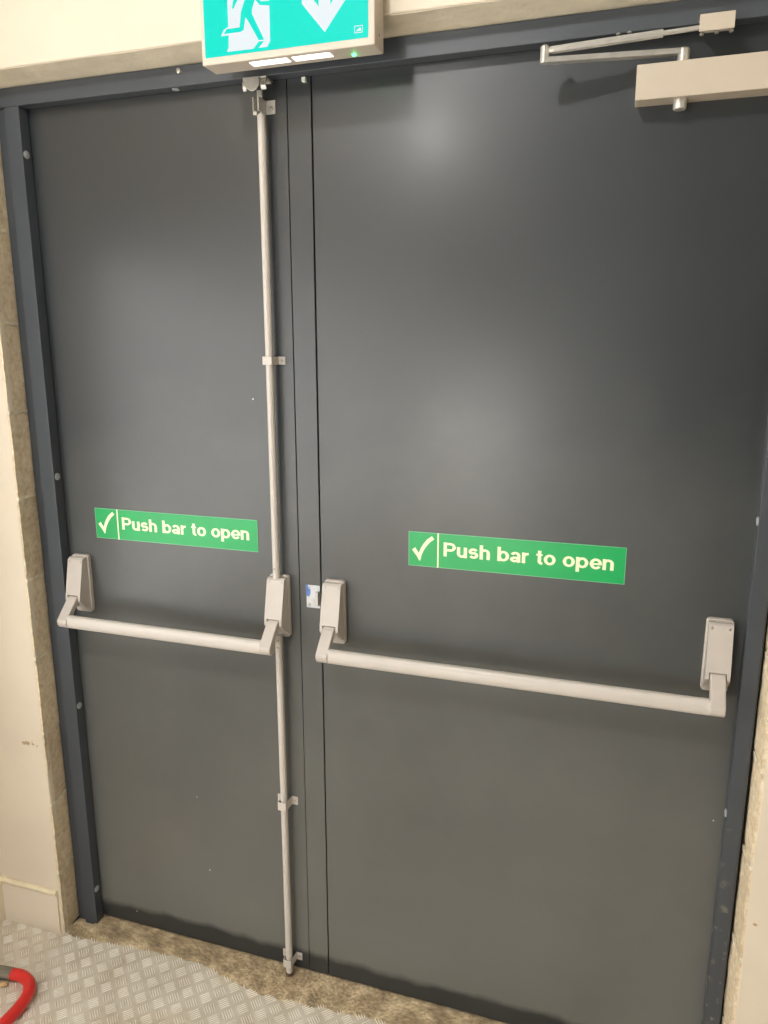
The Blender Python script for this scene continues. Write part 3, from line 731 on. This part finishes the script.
bml = bmesh.new(); l0, l1, m0, m1 = .1380, .1530, 2.0620, 2.0732
for a_, b_ in (((l0, m0), (l1, m0 + .001)), ((l0, m1 - .001), (l1, m1)), ((l0, m0), (l0 + .001, m1)), ((l1 - .001, m0), (l1, m1))):
    bx(bml, (a_[0], py_ - .0003, a_[1]), (b_[0], py_, b_[1]))
flat([(l0 + .003, m0 + .0025), (l0 + .007, m0 + .006), (l0 + .0115, m0 + .0085), (l0 + .0125, m0 + .003)], py_, .0003, bml)
obj('maker_mark', bml, M['lit_white'], gp)
for u0, u1 in ((-.0680, .0060), (.0155, .0875)):
    obj('downlight_lens', box((u0, -.1250, ez0 - .0015), (u1, -.1050, ez0 + .0010)), M['lens'], es, bevel=.0006)
obj('indicator_light', tube([(.1250, -.1020, ez0 + .001), (.1250, -.1020, ez0 - .0020), (.1250, -.1020, ez0 - .0032)], [.0028, .0028, .0014], 14), M['led'], es, smooth=True)
screw(es, ex1, -.1110, 2.0640, .0022, (1, 0, 0))

# ------------------------------------------------------------------ door closer
dc = thing('door_closer', 'beige grey box door closer with folded arm at the top of the right door', 'door closer', (.70, 0, 1.97))
obj('body', box((.5990, -.0410, 1.9422), (.8290, -.0003, 1.9963)), M['closer'], dc, bevel=.0012)
obj('spindle_cap', tube([(.6705, -.0200, 1.9424), (.6705, -.0200, 1.9300), (.6705, -.0200, 1.9275)], [.0112, .0108, .0092], 24), M['steel'], dc, smooth=True)
post = obj('spindle_post', tube([(.6700, -.0230, 1.9960), (.6700, -.0230, 2.0170), (.6700, -.0230, 2.0190)], [.0098, .0098, .0080], 22), M['steel'], dc, smooth=True)
def flatarm(p, q, w0, w1, t, name, m=M['steel']):
    p, q = Vector(p), Vector(q); d = (q - p); n = Vector((-d.y, d.x, 0)).normalized(); bm = bmesh.new(); out = []
    for k in range(9): a_ = math.radians(-90 + 180 * k / 8); out.append(q + d.normalized() * (w1 * math.cos(a_)) + n * (w1 * math.sin(a_)))
    for k in range(9): a_ = math.radians(90 + 180 * k / 8); out.append(p + d.normalized() * (w0 * math.cos(a_)) + n * (w0 * math.sin(a_)))
    A = [bm.verts.new(v - Vector((0, 0, t / 2))) for v in out]; B = [bm.verts.new(v + Vector((0, 0, t / 2))) for v in out]; k = len(out)
    bm.faces.new(A[::-1]); bm.faces.new(B)
    for i in range(k): bm.faces.new([A[i], A[(i + 1) % k], B[(i + 1) % k], B[i]])
    return obj(name, bm, m, dc, bevel=.0008)
EL = (.4500, -.0700)
flatarm((.6700, -.0230, 2.0140), (EL[0], EL[1], 2.0080), .0078, .0068, .0085, 'lower_arm')
obj('elbow_joint', tube([(EL[0] + .001, EL[1], 2.0060), (EL[0] + .001, EL[1], 2.0290), (EL[0] + .001, EL[1], 2.0310)], [.0074, .0074, .0050], 18), M['steel'], dc, smooth=True)
S_, E_ = Vector((EL[0] + .003, EL[1] + .002, 2.0235)), Vector((.7000, -.0520, 2.0370)); mid = S_.lerp(E_, .74)
obj('elbow_knob', tube([(EL[0] + .009, EL[1] + .010, 2.0270), (EL[0] + .022, EL[1] + .014, 2.0285)], .0052, 14), M['steel'], dc, smooth=True)
obj('forearm_sleeve', tube([S_, S_.lerp(E_, .05), mid], [.0046, .0063, .0063], 8), M['steel'], dc)
obj('forearm_rod', tube([mid, E_], .0038, 14), M['steel'], dc, smooth=True)
for t in (.46, .53):
    p = S_.lerp(E_, t); screw(dc, p.x, p.y, p.z + .0085, .0034, (0, 0, 1), 'clamp_screw')
obj('arm_bracket', prism([(-.0302, 2.0540), (-.0600, 2.0530), (-.0600, 2.0285), (-.0570, 2.0285), (-.0570, 2.0500), (-.0302, 2.0505)], 'x', .6895, .7410), M['closer'], dc, bevel=.0008)
for x in (.6900, .7120, .7330):
    screw(dc, x + .004, -.0525, 2.0270, .0034, (0, -.3, -1), 'bracket_bolt')
obj('arm_foot', box((.6930, -.0555, 2.0290), (.7380, -.0470, 2.0420)), M['steel'], dc, bevel=.001)

# ------------------------------------------------------------------ things on the floor
rt = thing('bent_tube', 'bright red bent tube with a grey end lying on the tread plate', 'tube', (-.69, -.26, 0))
zt = .006
obj('red_sleeve', tube(bez([(-.7560, -.2475, zt), (-.7280, -.2450, zt), (-.6960, -.2560, zt), (-.6740, -.2820, zt), (-.6650, -.3180, zt), (-.6650, -.3700, zt), (-.6700, -.4400, zt), (-.6760, -.5200, zt)], 8), .0142, 20), M['red'], rt, smooth=True)
obj('grey_end', tube([(-.8600, -.2600, zt), (-.7540, -.2478, zt)], .0148, 20), M['tube_grey'], rt, smooth=True)
tag(obj('wood_offcut', tube(bez([(-.8400, -.2760, -.0035), (-.7700, -.2740, -.0035), (-.7500, -.2690, -.0035)], 4), [.0065] * 8 + [.0035], 14), M['tan'], smooth=True), 'pale tan rounded offcut beside the grey tube end', 'offcut')

# ------------------------------------------------------------------ lamps of the room and an added fill tube (behind the camera's view)
def globe(name, label, p, r, m, base_top):
    t = thing(name, label, 'lamp', (p[0], p[1], base_top))
    obj('lamp_base', tube([(p[0], p[1], base_top - .0005), (p[0], p[1], base_top - .035), (p[0], p[1], base_top - .05)], [.05, .045, .02], 28), M['white_plastic'], t, smooth=True)
    if base_top - p[2] > .3: obj('cord', tube([(p[0], p[1], base_top - .04), (p[0], p[1], p[2] + r + .03)], .003, 10), M['rubber'], t, smooth=True)
    obj('lamp_neck', tube([(p[0], p[1], min(base_top - .045, p[2] + r + .045)), (p[0], p[1], p[2] + r * .8)], [.012, .022], 20), M['white_plastic'], t, smooth=True)
    bm = bmesh.new(); bmesh.ops.create_uvsphere(bm, u_segments=28, v_segments=18, radius=r, matrix=Matrix.Translation(p))
    obj('globe', bm, m, t, smooth=True)
globe('pendant_lamp', 'small bulb hanging on a thin cord in front of the doors', LAMP, .040, M['lamp'], 3.42)
globe('globe_lamp', 'large round globe lamp under the ceiling', KEY, .070, emit('key_globe_glow', (1.0, 0.985, 0.97, 1), KEY_STRENGTH), 3.42)
t = thing('fill_tube', 'added fill light tube on the ceiling at the back of the corridor', 'lamp', (-.4, -3.6, 3.42))  # unseen tube, added as general fill
obj('fill_tray', box((-.8, -3.66, 3.38), (.0, -3.54, 3.4195)), M['white_plastic'], t, bevel=.003)
obj('fill_light_tube', tube([(-.78, -3.6, 3.362), (-.02, -3.6, 3.362)], .016, 14), M['tube'], t, smooth=True)
